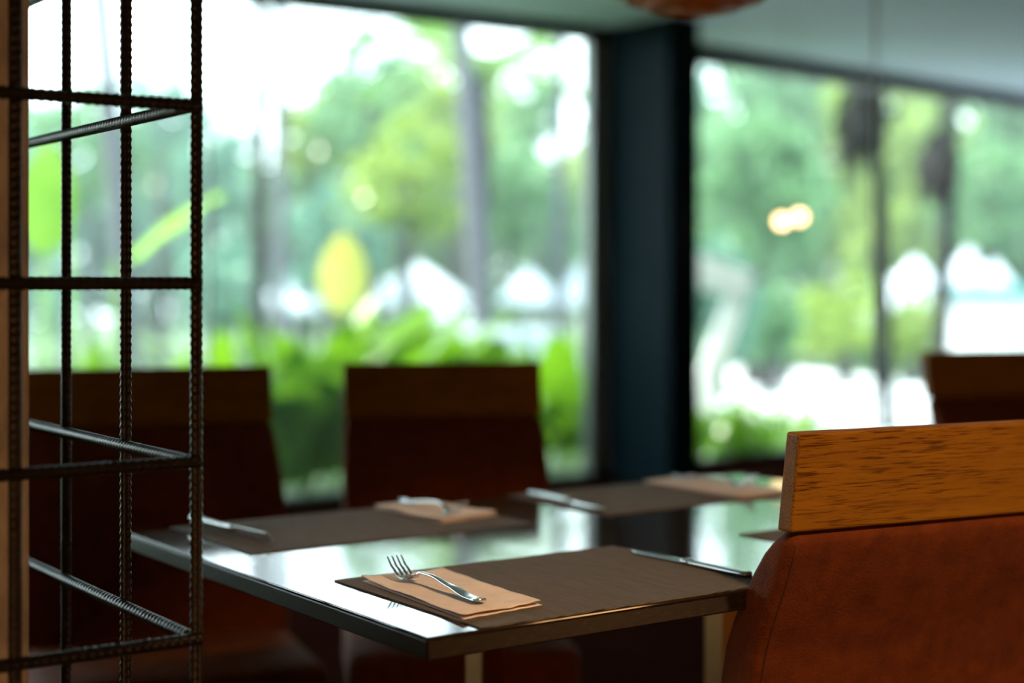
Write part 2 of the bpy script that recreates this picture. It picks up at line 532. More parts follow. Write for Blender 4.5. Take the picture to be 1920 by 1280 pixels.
# napkins: folded crumpled paper, three layers
def napkin(corners, label, seed, lift=0.004):
    root = empty('paper_napkin', ((corners[0][0] + corners[2][0]) / 2, (corners[0][1] + corners[2][1]) / 2, TZ + 0.002))
    tag(root, label, 'napkin', 'folded paper napkins on the mats')
    base = root.location
    for lay in range(2):
        nx, ny = 22, 36
        v, f = [], []
        for j in range(ny + 1):
            for i in range(nx + 1):
                u, w = i / nx, j / ny
                p = ((1 - u) * (1 - w) * Vector(corners[1]) + u * (1 - w) * Vector(corners[2]) + u * w * Vector(corners[3]) + (1 - u) * w * Vector(corners[0]))
                n1 = noise.noise((u * 3.1 + seed, w * 5.3, lay * 2.0)); n2 = noise.noise((u * 9 + seed, w * 15, lay * 3.0 + 5))
                z = 0.0006 + lay * (0.0022 + lift * (0.35 + 0.35 * n1 + 0.10 * n2))
                edge = (1 - min(1, min(u, 1 - u) * 6)) + (1 - min(1, min(w, 1 - w) * 8))
                if lay: z += 0.0022 * edge * max(0, 0.4 + noise.noise((u * 2.2, w * 3.5, seed + 9)))
                x = p.x - base.x + (0.0016 * noise.noise((w * 9, u, seed)) if lay else 0.0012)
                y = p.y - base.y + 0.0022 * noise.noise((u * 9, w, seed + 3)) - 0.0015 * (1 - lay)
                v.append((x, y, max(0.0004, z)))
        for j in range(ny):
            for i in range(nx):
                a = j * (nx + 1) + i
                f.append((a, a + 1, a + nx + 2, a + nx + 1))
        me = mesh('fold', v, f, True)
        o = link('fold', me, M['napkin'], root)
        so = o.modifiers.new('thickness', 'SOLIDIFY'); so.thickness = 0.0006
    return root
napkin([(0.980, 1.733), (0.963, 1.472), (1.080, 1.484), (1.096, 1.726)], 'kraft paper napkin under the sharp fork on the nearest mat', 1)
napkin([(1.318, 2.288), (1.320, 2.080), (1.440, 2.100), (1.424, 2.295)], 'blurred paper napkin on far mat in front of middle chair', 2)
napkin([(1.895, 2.275), (1.900, 2.020), (2.030, 2.010), (2.025, 2.28)], 'blurred paper napkin on far mat beside the near chair rail', 3)

# fork
def ribbon(name, path, widths, thick, crown=0.0):
    """solid strip along a path of (y, z): rounded-rectangle section, width along x"""
    loops = []
    for i, (y, z) in enumerate(path):
        a = path[max(0, i - 1)]; b = path[min(len(path) - 1, i + 1)]
        d = Vector((0, b[0] - a[0], b[1] - a[1])).normalized()
        nrm = Vector((0, -d.z, d.y))
        t = thick[i] if isinstance(thick, (list, tuple)) else thick
        w = widths[i] if isinstance(widths[i], tuple) else (-widths[i], widths[i])
        xm, hw = (w[0] + w[1]) / 2, (w[1] - w[0]) / 2
        loops.append([Vector((xm + px, y, z)) + nrm * pn for px, pn in rrect(hw, t / 2, t * 0.45, 3)])
    return loft_mesh(name, loops)

def sm(a, b, t):
    t = max(0, min(1, t)); t = t * t * (3 - 2 * t)
    return a + (b - a) * t

def fork_z(s):
    """height of the fork along its length 0..0.21 (handle end to tine tips)"""
    pts = [(0, 0.0040), (0.012, 0.0026), (0.03, 0.0030), (0.07, 0.0085), (0.115, 0.0140), (0.140, 0.0140), (0.155, 0.0085), (0.168, 0.0030), (0.180, 0.0042), (0.195, 0.0125), (0.21, 0.0245)]
    for i in range(len(pts) - 1):
        if s <= pts[i + 1][0]:
            return sm(pts[i][1], pts[i + 1][1], (s - pts[i][0]) / (pts[i + 1][0] - pts[i][0])) * 0.6 + 0.4 * (pts[i][1] + (pts[i + 1][1] - pts[i][1]) * (s - pts[i][0]) / (pts[i + 1][0] - pts[i][0]))
    return pts[-1][1]

FORK = []
def make_fork(loc, rz, label):
    root = empty('table_fork', loc, rz)
    tag(root, label, 'fork', 'steel forks on the napkins')
    if not FORK:
        ss = [0.152 * i / 36 for i in range(37)]
        def hw(s):
            if s < 0.004: return 0.0060 + 0.0022 * s / 0.004
            if s < 0.03: return sm(0.0082, 0.0074, (s - 0.004) / 0.026)
            return sm(0.0074, 0.0030, (s - 0.03) / 0.085)
        FORK.append(('handle', ribbon('handle', [(s, fork_z(s)) for s in ss], [hw(s) for s in ss], [sm(0.0026, 0.0034, s / 0.1) for s in ss])))
        ss = [0.150 + 0.030 * i / 14 for i in range(15)]
        FORK.append(('head', ribbon('head', [(s, fork_z(s)) for s in ss], [sm(0.0032, 0.0118, (s - 0.150) / 0.018) for s in ss], 0.0022)))
        ss = [0.176 + 0.035 * i / 16 for i in range(17)]
        for k in range(4):
            c0 = (-1.5 + k) * 0.0066
            def wd(s, c0=c0):
                q = (s - 0.176) / 0.035
                h = 0.0020 * (1 - 0.55 * q ** 2)
                return (c0 - h, c0 + h)
            FORK.append(('tine', ribbon('tine', [(s, fork_z(s)) for s in ss], [wd(s) for s in ss], [0.0021 * (1 - 0.4 * i / 16) for i in range(17)])))
    for nm, me in FORK:
        link(nm, me, M['steel'], root)
    return root
make_fork((1.012, 1.506, TZ + 0.0085), R(-1.6), 'steel fork in sharp focus on the nearest napkin')
make_fork((1.372, 2.285, TZ + 0.0085), R(176), 'blurred steel fork on napkin in front of the middle chair')
make_fork((1.965, 2.270, TZ + 0.0085), R(183), 'blurred steel fork on napkin beside the near chair rail')

# knives, lying flat; the one by the cage stands on its edge
KN = []
def make_knife(loc, rz, label, roll=0.0):
    root = empty('table_knife', loc, rz)
    root.rotation_euler = (0, roll, rz)
    tag(root, label, 'knife', 'steel knives on the mats')
    if not KN:
        ss = [0.118 * i / 24 for i in range(25)]
        KN.append(('handle', ribbon('handle', [(s, 0.0038) for s in ss], [sm(0.0050, 0.0082, s / 0.006) if s < 0.006 else sm(0.0082, 0.0060, (s - 0.006) / 0.11) for s in ss], [0.0072 - 0.0015 * (s / 0.118) for s in ss])))
        ss = [0.112 + 0.012 * i / 6 for i in range(7)]
        KN.append(('bolster', ribbon('bolster', [(s, 0.0042) for s in ss], [0.0072] * 7, [0.0070] * 7)))
        ss = [0.122 + 0.113 * i / 24 for i in range(25)]
        def wd(s):
            q = (s - 0.122) / 0.113
            return (-0.0062 + 0.0095 * max(0, q - 0.88) / 0.12, 0.0070 + 0.0045 * math.sin(PI * min(1, q * 1.05)) - 0.006 * max(0, q - 0.9) / 0.1)
        KN.append(('blade', ribbon('blade', [(s, 0.0032) for s in ss], [wd(s) for s in ss], [0.0014] * 25)))
    for nm, me in KN:
        link(nm, me, M['steel'], root)
    return root
make_knife((1.400, 1.468, TZ + 0.0022), R(1.2), 'steel knife on the nearest mat beside the near chair')
make_knife((0.992, 2.285, TZ + 0.012), R(186), 'dark steel knife on far mat behind the rebar bars', R(103))
make_knife((1.630, 2.270, TZ + 0.0022), R(176), 'blurred steel knife on far mat nearest the dark column')

# ================================================================== CHAIRS
HT = 0.952
def build_chair_meshes():
    me = {}
    w = 0.245
    # top rail: leaning board
    bm = bmesh.new()
    zt, zb = HT, HT - 0.124
    c = []
    for x in (-w, w):
        for (y, z) in ((0, zt), (-0.0275, zt - 0.001), (-0.0085, zb + 0.003), (0.019, zb + 0.003)):
            c.append(bm.verts.new((x, y, z)))
    for f in ((0, 1, 2, 3), (7, 6, 5, 4), (0, 4, 5, 1), (1, 5, 6, 2), (2, 6, 7, 3), (3, 7, 4, 0)):
        bm.faces.new([c[i] for i in f])
    bmesh.ops.recalc_face_normals(bm, faces=bm.faces)
    bmesh.ops.bevel(bm, geom=list(bm.edges), offset=0.0035, segments=3, profile=0.5, affect='EDGES')
    me['top_rail'] = from_bm('top_rail', bm)
    # upholstered back: wedge, thick at the foot
    rows = [  # z, rear y, front y, half width
        (zb + 0.004, 0.000, 0.012, w - 0.012), (zb - 0.001, -0.0015, 0.018, w - 0.007), (zb - 0.005, -0.006, 0.024, w - 0.002), (zb - 0.014, -0.006, 0.036, w), (zb - 0.03, 0.000, 0.053, w + 0.001),
        (zb - 0.055, 0.009, 0.072, w + 0.002), (zb - 0.085, 0.022, 0.092, w + 0.003), (zb - 0.12, 0.038, 0.113, w + 0.004), (zb - 0.16, 0.054, 0.132, w + 0.004),
        (zb - 0.20, 0.064, 0.142, w + 0.004), (zb - 0.26, 0.073, 0.150, w + 0.004), (zb - 0.32, 0.078, 0.154, w + 0.004), (zb - 0.38, 0.081, 0.157, w + 0.003),
        (zb - 0.43, 0.083, 0.158, w), (zb - 0.445, 0.092, 0.150, w - 0.012)]
    loops = []
    for z, yr, yf, hw in rows:
        loops.append([Vector((x, (yr + yf) / 2 + y, z)) for x, y in rrect(hw, (yf - yr) / 2, 0.016, 5)])
    me['backrest'] = loft_mesh('backrest', loops)
    pts = [(yr + 0.0035, z, hw) for z, yr, yf, hw in rows[3:-1]]
    for s in (-1, 1):
        me['seam_%d' % s] = tube_mesh('seam', [(s * (hw - 0.012), y - 0.0036, z) for y, z, hw in pts], 0.0011, 6)
    # seat cushion
    loops = []
    for z, inset in ((0.315, 0.016), (0.320, 0.004), (0.335, 0), (0.39, 0), (0.405, 0.003), (0.414, 0.010), (0.420, 0.024), (0.423, 0.06), (0.425, 0.14)):
        loops.append([Vector((x, 0.295 + y, z)) for x, y in rrect(0.250 - inset, 0.21 - inset, 0.05, 6)])
    me['seat'] = loft_mesh('seat', loops)
    # legs
    def leg(x, y, dx, dy):
        a, b = 0.021, 0.014
        return loft_mesh('leg', [[Vector((x + dx + px, y + dy + py, 0)) for px, py in rrect(b, b, 0.004, 2)], [Vector((x + px, y + py, 0.316)) for px, py in rrect(a, a, 0.004, 2)]], True, False)
    me['legs'] = [leg(-0.19, 0.12, 0, -0.05), leg(0.19, 0.12, 0, -0.05), leg(-0.20, 0.455, 0, 0.01), leg(0.20, 0.455, 0, 0.01)]
    return me
CH = build_chair_meshes()

def chair(cx, cy, deg, label, sx=1.0):
    root = empty('dining_chair', (cx, cy, 0), R(deg))
    root.scale = (sx, 1, 1)
    tag(root, label, 'chair', 'rust upholstered dining chairs')
    tag(link('top_rail', CH['top_rail'], M['oak'], root), 'oiled oak top rail')
    b = link('backrest', CH['backrest'], M['suede'], root)
    for s in (-1, 1): link('seam', CH['seam_%d' % s], M['welt'], b)
    link('seat', CH['seat'], M['suede'], root)
    for l in CH['legs']: link('leg', l, M['chair_leg'], root)
    return root
chair(1.587, 1.311, -8.6, 'rust upholstered chair with oak rail close to the camera at right')
chair(1.258, 3.125, 166, 'rust upholstered chair with oak rail seen through the rebar cage', 1.06)
chair(1.880, 2.955, 153, 'middle rust upholstered chair across the table, before the green plants', 0.905)
chair(3.458, 2.655, 164, 'dark upholstered chair far behind the near chair rail at right edge')

# ================================================================== PENDANT LAMP, CORDS, REFLECTION GLOBES, ADDED LAMPS
pz = 2.8
pp = at(1302, 24, pz)
rx, rz_ = 0.215, 0.150
lampo = empty('pendant_lamp', (pp.x, pp.y, pp.z))
tag(lampo, 'round orange-brown rattan pendant lamp hanging above the table', 'lamp')
prof = [(max(0.004, rx * math.cos(R(a))), rz_ + rz_ * math.sin(R(a))) for a in range(-89, 76, 6)]
link('shade', lathe_mesh('shade', prof, 56), M['rattan'], lampo)
for k, a in enumerate(range(-80, 76, 12)):
    r_ = rx * math.cos(R(a)) + 0.002; z_ = rz_ + rz_ * math.sin(R(a))
    ring = [(r_ * math.cos(2 * PI * i / 40), r_ * math.sin(2 * PI * i / 40)) for i in range(40)]
    v, f = [], []
    for x, y in ring:
        d = Vector((x, y, 0)).normalized()
        for q in range(6):
            t = 2 * PI * q / 6
            v.append(Vector((x, y, z_)) + 0.0045 * (math.cos(t) * d + Vector((0, 0, math.sin(t)))))
    for i in range(40):
        for q in range(6):
            a0 = i * 6 + q; b0 = i * 6 + (q + 1) % 6; c0 = ((i + 1) % 40) * 6 + q; d0 = ((i + 1) % 40) * 6 + (q + 1) % 6
            f.append((a0, b0, d0, c0))
    link('hoop', mesh('hoop', v, f, True), M['rattan'], lampo)
link('cap', lathe_mesh('cap', [(0.004, 2 * rz_ + 0.03), (0.03, 2 * rz_ + 0.025), (0.035, 2 * rz_ - 0.02), (0.06, 2 * rz_ - 0.012)], 24), M['black'], lampo)
link('cord', tube_mesh('cord', [(0, 0, 2 * rz_ + 0.02), (0, 0, ZC - pp.z)], 0.004, 8), M['black'], lampo)
link('ceiling_rose', lathe_mesh('ceiling_rose', [(0.004, ZC - pp.z - 0.03), (0.045, ZC - pp.z - 0.025), (0.05, ZC - pp.z)], 24), M['black'], lampo)

# two glowing globes standing in for warm reflections in the right-hand glass
for (bx, by, lab) in ((1466, 416, 'lower left of two glowing globes standing in for window reflections'), (1499, 408, 'upper right of two glowing globes standing in for window reflections')):
    bp = at(bx, by, 8.4 if bx < 1480 else 8.7)
    b = empty('reflection_globe', bp)
    tag(b, lab, 'reflection', 'glowing globes standing in for window reflections')
    prof = [(max(0.001, 0.032 * math.cos(R(a))), 0.004 + 0.032 * math.sin(R(a))) for a in range(-90, 71, 10)]
    link('globe', lathe_mesh('globe', prof, 24), M['reflection'], b)
    link('socket', lathe_mesh('socket', [(0.014, 0.03), (0.016, 0.04), (0.016, 0.075), (0.004, 0.085)], 16), M['black'], b)
    link('cord', tube_mesh('cord', [(0, 0, 0.08), (0, 0, ZC - bp.z)], 0.003, 6), M['cord'], b)
# thin pale hanging cable
cb = at(1641, 530, 5.2)
tag(link('steel_cable', tube_mesh('steel_cable', [(0, 0, 0), (0, 0, ZC)], 0.006, 8), M['cord'], loc=(cb.x, cb.y, 0)),
    'thin pale vertical cable from the ceiling in front of right window', 'cable')

# unseen warm downlight added to light the near chair and tabletop
def downlight(x, y, power, label, blend=0.6, size=100, aim=None):
    d = empty('fill_downlight', (x, y, ZC))
    tag(d, label, 'lamp', 'added warm fill downlights')
    link('trim_ring', lathe_mesh('trim_ring', [(0.045, -0.002), (0.047, -0.012), (0.06, -0.010), (0.062, 0.0)], 32), M['black'], d)
    link('lens', lathe_mesh('lens', [(0.001, -0.004), (0.045, -0.004)], 24), M['lamp'], d)
    ld = bpy.data.lights.new('fill_beam', 'SPOT')
    ld.energy = power; ld.color = (1.0, 0.66, 0.34); ld.spot_size = R(size); ld.spot_blend = blend; ld.shadow_soft_size = 0.06
    lo = bpy.data.objects.new('fill_beam', ld)
    COL.objects.link(lo); lo.parent = d; lo.location = (0, 0, -0.02)
    if aim:
        v = Vector(aim) - Vector((x, y, ZC - 0.02))
        lo.rotation_euler = v.to_track_quat('-Z', 'Y').to_euler()
downlight(0.95, -0.25, 300, 'added unseen warm downlight near the camera seat', size=38, aim=(1.40, 1.32, 0.75))
# unseen glowing lanterns added for warm light from low down
def lantern(x, y, label):
    fl = empty('fill_lantern', (x, y, 0), R(20))
    tag(fl, label, 'lamp', 'added warm fill lanterns')
    link('base', box_mesh('base', -0.13, 0.13, -0.13, 0.13, 0.0, 0.04, 0.005), M['black'], fl)
    link('shade', loft_mesh('shade', [[Vector((px, py, z)) for px, py in rrect(0.12, 0.12, 0.03, 4)] for z in (0.05, 0.3, 0.55, 0.8)]), M['lantern'], fl)
    for sx in (-1, 1):
        for sy in (-1, 1):
            link('post', box_mesh('post', sx * 0.125 - .008, sx * 0.125 + .008, sy * 0.125 - .008, sy * 0.125 + .008, 0.04, 0.84), M['black'], fl)
    link('top', box_mesh('top', -0.135, 0.135, -0.135, 0.135, 0.82, 0.85, 0.004), M['black'], fl)
lantern(2.6, -0.5, 'added unseen warm floor lantern behind the near chair')
lantern(-0.75, 0.35, 'added unseen warm floor lantern left of the camera')

# ================================================================== THE GARDEN
def ground_z(x, y):
    d = max(0.0, y - 8.5)
    return -0.14 - 0.95 * min(1, d / 16.0) ** 1.3

v, f = [], []
NX, NY = 40, 40
for j in range(NY + 1):
    for i in range(NX + 1):
        x = -50 + 140 * i / NX; y = 7.06 + 85 * (j / NY) ** 1.6
        v.append((x, y, ground_z(x, y) + 0.03 * noise.noise((x * .3, y * .3, 0))))
for j in range(NY):
    for i in range(NX):
        a = j * (NX + 1) + i
        f.append((a, a + 1, a + NX + 2, a + NX + 1))
struct('lawn', mesh('lawn', v, f, True), M['lawn'])

def on_ground(px, py):
    """walk along the ray of a pixel until it meets the garden ground"""
    Z = 8.0
    while Z < 70:
        p = at(px, py, Z)
        if p.z <= ground_z(p.x, p.y): return p
        Z += 0.05
    return p

# pale path
poly = [on_ground(px, py) for px, py in ((1320, 795), (1330, 700), (1400, 690), (1560, 706), (1720, 722), (1900, 735), (2100, 750), (3000, 800), (2900, 960), (1900, 870), (1600, 835))]
bm = bmesh.new()
top = [bm.verts.new((p.x, p.y, p.z + 0.05)) for p in poly]
bm.faces.new(top)
bmesh.ops.triangulate(bm, faces=bm.faces)
ex = bmesh.ops.extrude_face_region(bm, geom=list(bm.faces))
for e in ex['geom']:
    if isinstance(e, bmesh.types.BMVert): e.co.z -= 0.15
struct('bounce_strip', box_mesh('bounce_strip', X0, 5.2, 7.11, 8.15, -0.16, -0.07), M['white'])  # added pale strip, hidden from view, bounces daylight onto the ceiling
struct('bounce_strip', box_mesh('bounce_strip', 0.2, WL, 0.09, 0.95, -0.16, -0.07), M['white'], loc=(WR0.x, WR0.y, 0), rot=(0, 0, ang))  # second added strip, brightens the ceiling at right
struct('garden_path', from_bm('garden_path', bm), M['paving'])

rt = random.Random(11)
# ---- tree crowns
def crown_mesh(name, n_cl, n_leaf, leaf, seed, hollow=0.25):
    r = random.Random(seed)
    cl = []
    while len(cl) < n_cl:
        p = Vector((r.uniform(-1, 1), r.uniform(-1, 1), r.uniform(-1, 1)))
        if hollow < p.length < 1: cl.append((p * 0.85, r.uniform(0.07, 0.15)))
    v, f = [], []
    for i in range(n_leaf):
        c, s = r.choice(cl)
        p = c + Vector((r.gauss(0, s), r.gauss(0, s), r.gauss(0, s * 0.8)))
        d = Vector((r.uniform(-1, 1), r.uniform(-1, 1), r.uniform(-0.9, 0.4))).normalized()
        w = d.cross(Vector((r.uniform(-1, 1), r.uniform(-1, 1), r.uniform(-1, 1)))).normalized()
        L = leaf * r.uniform(0.7, 1.4); W = L * 0.28
        nn = d.cross(w) * W * 0.35
        k = len(v)
        v += [p, p + d * L * 0.5 + w * W, p + d * L, p + d * L * 0.5 - w * W, p + d * L * 0.5 - nn]
        f += [(k, k + 1, k + 4), (k + 1, k + 2, k + 4), (k + 2, k + 3, k + 4), (k + 3, k, k + 4)]
    return mesh(name, v, f)
CROWNS = []
for s in range(3):
    row = []
    for mname in ('leaf_a', 'leaf_b', 'leaf_c'):
        row.append(None)
    CROWNS.append(row)
def crown(s, c):
    if CROWNS[s][c] is None:
        me = crown_mesh('crown', (60, 40, 74)[s], (2400, 1000, 2700)[s], (0.16, 0.20, 0.15)[s], 40 + s)
        me.materials.append(M[('leaf_a', 'leaf_b', 'leaf_c')[c]])
        CROWNS[s][c] = me
    return CROWNS[s][c]

def tree(px, y_top, y_bot, halfw, Z, s, c, label, group='trees across the garden'):
    """crown spans the given pixel heights at depth Z"""
    mid = at(px, (y_top + y_bot) / 2, Z)
    g = ground_z(mid.x, mid.y)
    t = empty('garden_tree', (mid.x, mid.y, g), rt.uniform(0, 6.28))
    tag(t, label, 'tree', group)
    rzz = (y_bot - y_top) / 2 / FPX * Z
    rr = halfw / FPX * Z
    link('crown', crown(s, c), None, t, loc=(0, 0, mid.z - g), scale=(rr, rr, rzz))
    h = mid.z - g
    link('trunk', tube_mesh('trunk', [(0, 0, -0.1), (0.08, 0.03, h * 0.3), (-0.05, 0.05, h * 0.65), (0.02, 0, h)], [0.16, 0.12, 0.10, 0.05], 8), M['bark'], t)
    return t
COLN = ('mid-green', 'blue-green', 'yellow-green')
def trees(rows, where):
    for (px, yt, yb, hw, Z, s, c, lab) in rows:
        tree(px, yt, yb, hw, Z, s, c, lab)
trees([
    (-60, 60, 640, 190, 42, 0, 0, 'green tree behind the post at the far left'),
    (130, 150, 640, 170, 40, 1, 1, 'blue-green tree seen between the leftmost rebar bars'),
    (300, 180, 640, 150, 44, 2, 0, 'green tree seen between the middle rebar bars'),
    (440, 250, 640, 140, 40, 0, 1, 'blue-green tree right of the rebar cage'),
    (570, 260, 650, 150, 43, 1, 0, 'low green tree above the left chair'),
    (710, 70, 640, 150, 41, 2, 0, 'tall green tree above the gap between far chairs'),
    (860, 90, 640, 150, 44, 0, 2, 'tall yellow-green tree above the middle chair'),
    (980, 190, 640, 130, 40, 1, 0, 'green tree above the middle chair right side'),
    (1090, 240, 640, 120, 42, 2, 2, 'yellow-green tree left of the dark column'),
    (1230, 60, 640, 170, 43, 0, 1, 'blue-green tree behind the dark column'),
    (1390, -40, 640, 170, 41, 1, 0, 'tall green tree right of the dark column'),
    (1540, -60, 640, 170, 44, 2, 0, 'tall green tree behind the warm globe bulbs'),
    (1690, -40, 600, 170, 40, 0, 2, 'yellow-green tree between the two dark palm trunks'),
    (1840, -20, 600, 180, 43, 1, 0, 'green tree above the white building'),
    (2020, -20, 640, 190, 41, 2, 0, 'green tree past the right edge of the white building'),
], 'far')
trees([
    (690, 20, 330, 120, 30, 1, 0, 'tall airy green tree left of the thick leaning palm'),
    (850, 60, 300, 110, 32, 1, 2, 'airy yellow-green tree behind the thick leaning palm'),
    (400, 190, 420, 80, 30, 1, 1, 'airy blue-green tree just right of the rebar cage'),
    (540, 240, 470, 90, 33, 1, 0, 'airy green tree right of the two slim palms'),
    (170, 130, 400, 110, 30, 1, 0, 'airy green tree behind the middle rebar bars'),
    (960, 250, 480, 90, 28, 0, 0, 'round green tree right of the thick leaning palm'),
    (770, 190, 450, 135, 24, 1, 2, 'sunlit yellow-green young tree in the garden centre'),
    (620, 330, 560, 110, 26, 1, 1, 'blue-green shrub tree left of the yellow leaf'),
    (1430, 180, 520, 130, 25, 2, 0, 'bright green tree just right of the column'),
    (1850, 230, 500, 110, 34, 0, 0, 'bright green tree above the white building roof'),
    (1590, 500, 680, 110, 24, 1, 2, 'yellow-green shrub by the path and palm trunk'),
    (1345, 430, 690, 80, 20, 2, 1, 'dense blue-green bush right behind the white angular frame'),
    (1450, 520, 690, 65, 21, 2, 0, 'dense green bush right of the white angular frame'),
    (590, 150, 330, 90, 31, 1, 2, 'airy yellow-green tree above the yellow banana leaf'),
    (1000, 110, 270, 70, 36, 1, 0, 'sparse green treetop left of the thin grey palm'),
    (300, 90, 300, 90, 36, 1, 1, 'airy blue-green treetop between the right rebar bars'),
    (1400, 560, 675, 70, 26, 0, 1, 'blue-green shrub beside the white angular frame'),
    (1715, 545, 690, 60, 24, 2, 2, 'yellow-green shrub between the two palm trunks'),
    (1640, 600, 700, 60, 25, 0, 0, 'low green shrub by the palm nearest the path'),
    (1480, 590, 680, 90, 27, 2, 0, 'low green shrub behind the pale path'),
    (420, 420, 640, 90, 22, 1, 1, 'blue-green shrub right of the last rebar bar'),
], 'mid')

# ---- palms
def frond_mesh(name, L, seed, droop=0.6):
    r = random.Random(seed)
    v, f = [], []
    N = 26
    for i in range(N):
        t = i / (N - 1)
        p = Vector((L * t, 0, L * 0.25 * t - droop * L * t * t))
        for s in (-1, 1):
            ll = L * 0.34 * math.sin(PI * (0.12 + 0.85 * t)) * r.uniform(0.85, 1.1)
            d = Vector((0.55, s * 0.8, -0.35)).normalized()
            w = Vector((0.012 * L + 0.008, 0, 0))
            k = len(v)
            v += [p - w, p + w, p + d * ll * 0.6 + w * 0.8, p + d * ll, p + d * ll * 0.6 - w * 0.8]
            f += [(k, k + 1, k + 2, k + 4), (k + 4, k + 2, k + 3)]
    return mesh(name, v, f)
FR = frond_mesh('frond', 1.9, 3)
def skirt_mesh(seed, h, rad):
    r = random.Random(seed)
    v, f = [], []
    for i in range(46):
        a = r.uniform(0, 6.28); d = Vector((math.cos(a), math.sin(a), 0)); e = Vector((-d.y, d.x, 0)) * 0.05
        z0 = r.uniform(0.5, 1.0) * h; z1 = z0 - r.uniform(0.5, 0.9) * h
        k = len(v)
        v += [d * 0.04 + e + Vector((0, 0, z0)), d * 0.04 - e + Vector((0, 0, z0)), d * rad * r.uniform(.6, 1) - e * 1.4 + Vector((0, 0, (z0 + z1) / 2)),
              d * rad * r.uniform(.6, 1) + e * 1.4 + Vector((0, 0, (z0 + z1) / 2)), d * rad * 0.7 + Vector((0, 0, z1))]
        f += [(k, k + 1, k + 2, k + 3), (k + 3, k + 2, k + 4)]
    return mesh('dead_frond_skirt', v, f)
def palm(px_bot, px_top, Z, w_px, h, label, bark='bark', skirt=None, fronds=11):
    g = at(px_bot, 530, Z); gz = ground_z(g.x, g.y)
    tpt = at(px_top, 530, Z)
    root = empty('palm_tree', (g.x, g.y, gz))
    tag(root, label, 'palm tree', 'slim palms in the garden')
    r0 = w_px / 2 / FPX * Z
    pts, rad = [], []
    for i in range(15):
        t = i / 14
        bow = 0.06 * math.sin(PI * t)
        pts.append(((tpt.x - g.x) * t + bow, (tpt.y - g.y) * t, -0.1 + (h + 0.1) * t))
        rad.append(r0 * (1.12 - 0.25 * t + 0.05 * (i % 2)))
    link('trunk', tube_mesh('trunk', pts, rad, 10), M[bark], root)
    for k in range(fronds):
        o = link('frond', FR, M['frond'], root, loc=pts[-1], rot=(0, rt.uniform(-0.5, 0.25), 6.28 * k / fronds + rt.uniform(-.2, .2)))
    if skirt:
        zc, hh, rr, off = skirt
        t = zc / h
        link('dead_frond_skirt', skirt_mesh(int(px_bot), hh, rr), M['husk'], root, loc=(pts[-1][0] * t + off * CA, pts[-1][1] * t - off * SA, zc - gz))
    return root
palm(1668, 1560, 13, 27, 8.2, 'slim palm with dark dry skirt, trunk nearest the bright path', skirt=(2.17, 0.75, 0.24, -0.11))
palm(1757, 1800, 15.5, 30, 8.0, 'slim palm with dark dry skirt beside the white building', skirt=(1.95, 0.7, 0.24, -0.06))
palm(482, 462, 12, 26, 8.4, 'slim dark palm trunk just right of the rebar cage')
palm(522, 505, 17, 24, 9.2, 'pale palm trunk behind the dark one near rebar cage', 'bark_pale')
palm(912, 800, 18, 36, 9.0, 'thick pale leaning palm trunk above the middle chair', 'bark_pale')
palm(895, 902, 22, 30, 4.8, 'grey palm with dry husk behind the leaning trunk', 'bark', skirt=(2.6, 0.8, 0.2, 0.0))
palm(1042, 1038, 15, 20, 9.2, 'thin grey palm trunk left of the dark column', 'bark_pale')
palm(262, 80, 14, 34, 8.6, 'leaning pale palm trunk seen through the rebar cage', 'bark_pale')

# ---- big leafed plants by the glass
def blade_mesh(name, L, W, seed, bend=0.35, fold=0.22, n=14):
    """one long leaf: stalk, mid rib fold, pointed tip; grows along +Z and bends to +X"""
    v, f = [], []
    for i in range(n + 1):
        t = i / n
        w = W * (0.05 if t < 0.16 else math.sin(PI * min(1, ((t - 0.14) / 0.86)) ** 0.85) ** 0.7 + 0.03)
        z = L * (t - 0.32 * bend * t ** 3); x = L * bend * t * t
        wave = 0.03 * W * math.sin(t * 17 + seed)
        v += [Vector((x + fold * w * 0.5 + wave, -w / 2, z)), Vector((x, 0, z)), Vector((x + fold * w * 0.5 - wave, w / 2, z))]
    for i in range(n):
        a = i * 3
        f += [(a, a + 1, a + 4, a + 3), (a + 1, a + 2, a + 5, a + 4)]
    return mesh(name, v, f, True)
LEAF = [blade_mesh('leaf', 1.0, 0.15, 1, 0.30), blade_mesh('leaf', 1.0, 0.20, 2, 0.55), blade_mesh('leaf', 1.0, 0.13, 3, 0.75), blade_mesh('leaf', 1.0, 0.30, 4, 0.22)]
LM = {}
def leafme(i, mname):
    if (i, mname) not in LM:
        me = LEAF[i].copy(); me.materials.clear(); me.materials.append(M[mname]); LM[(i, mname)] = me
    return LM[(i, mname)]
def clump(name, px, Z, h, n, label, cat, group, mname='leaf_ginger', kinds=(0, 1, 2), spread=0.22):
    g = at(px, 530, Z); gz = ground_z(g.x, g.y)
    root = empty(name, (g.x, g.y, gz))
    tag(root, label, cat, group)
    for k in range(n):
        i = rt.choice(kinds)
        s = h * rt.uniform(0.55, 1.12)
        o = link('leaf', leafme(i, mname), None, root, loc=(rt.uniform(-spread, spread), rt.uniform(-spread, spread), -0.02),
                 rot=(rt.uniform(-.18, .18), rt.uniform(-.12, .3), rt.uniform(0, 6.28)), scale=(s, s * rt.uniform(.9, 1.4), s))
    return root
GG = 'leafy ginger clumps outside the glass'
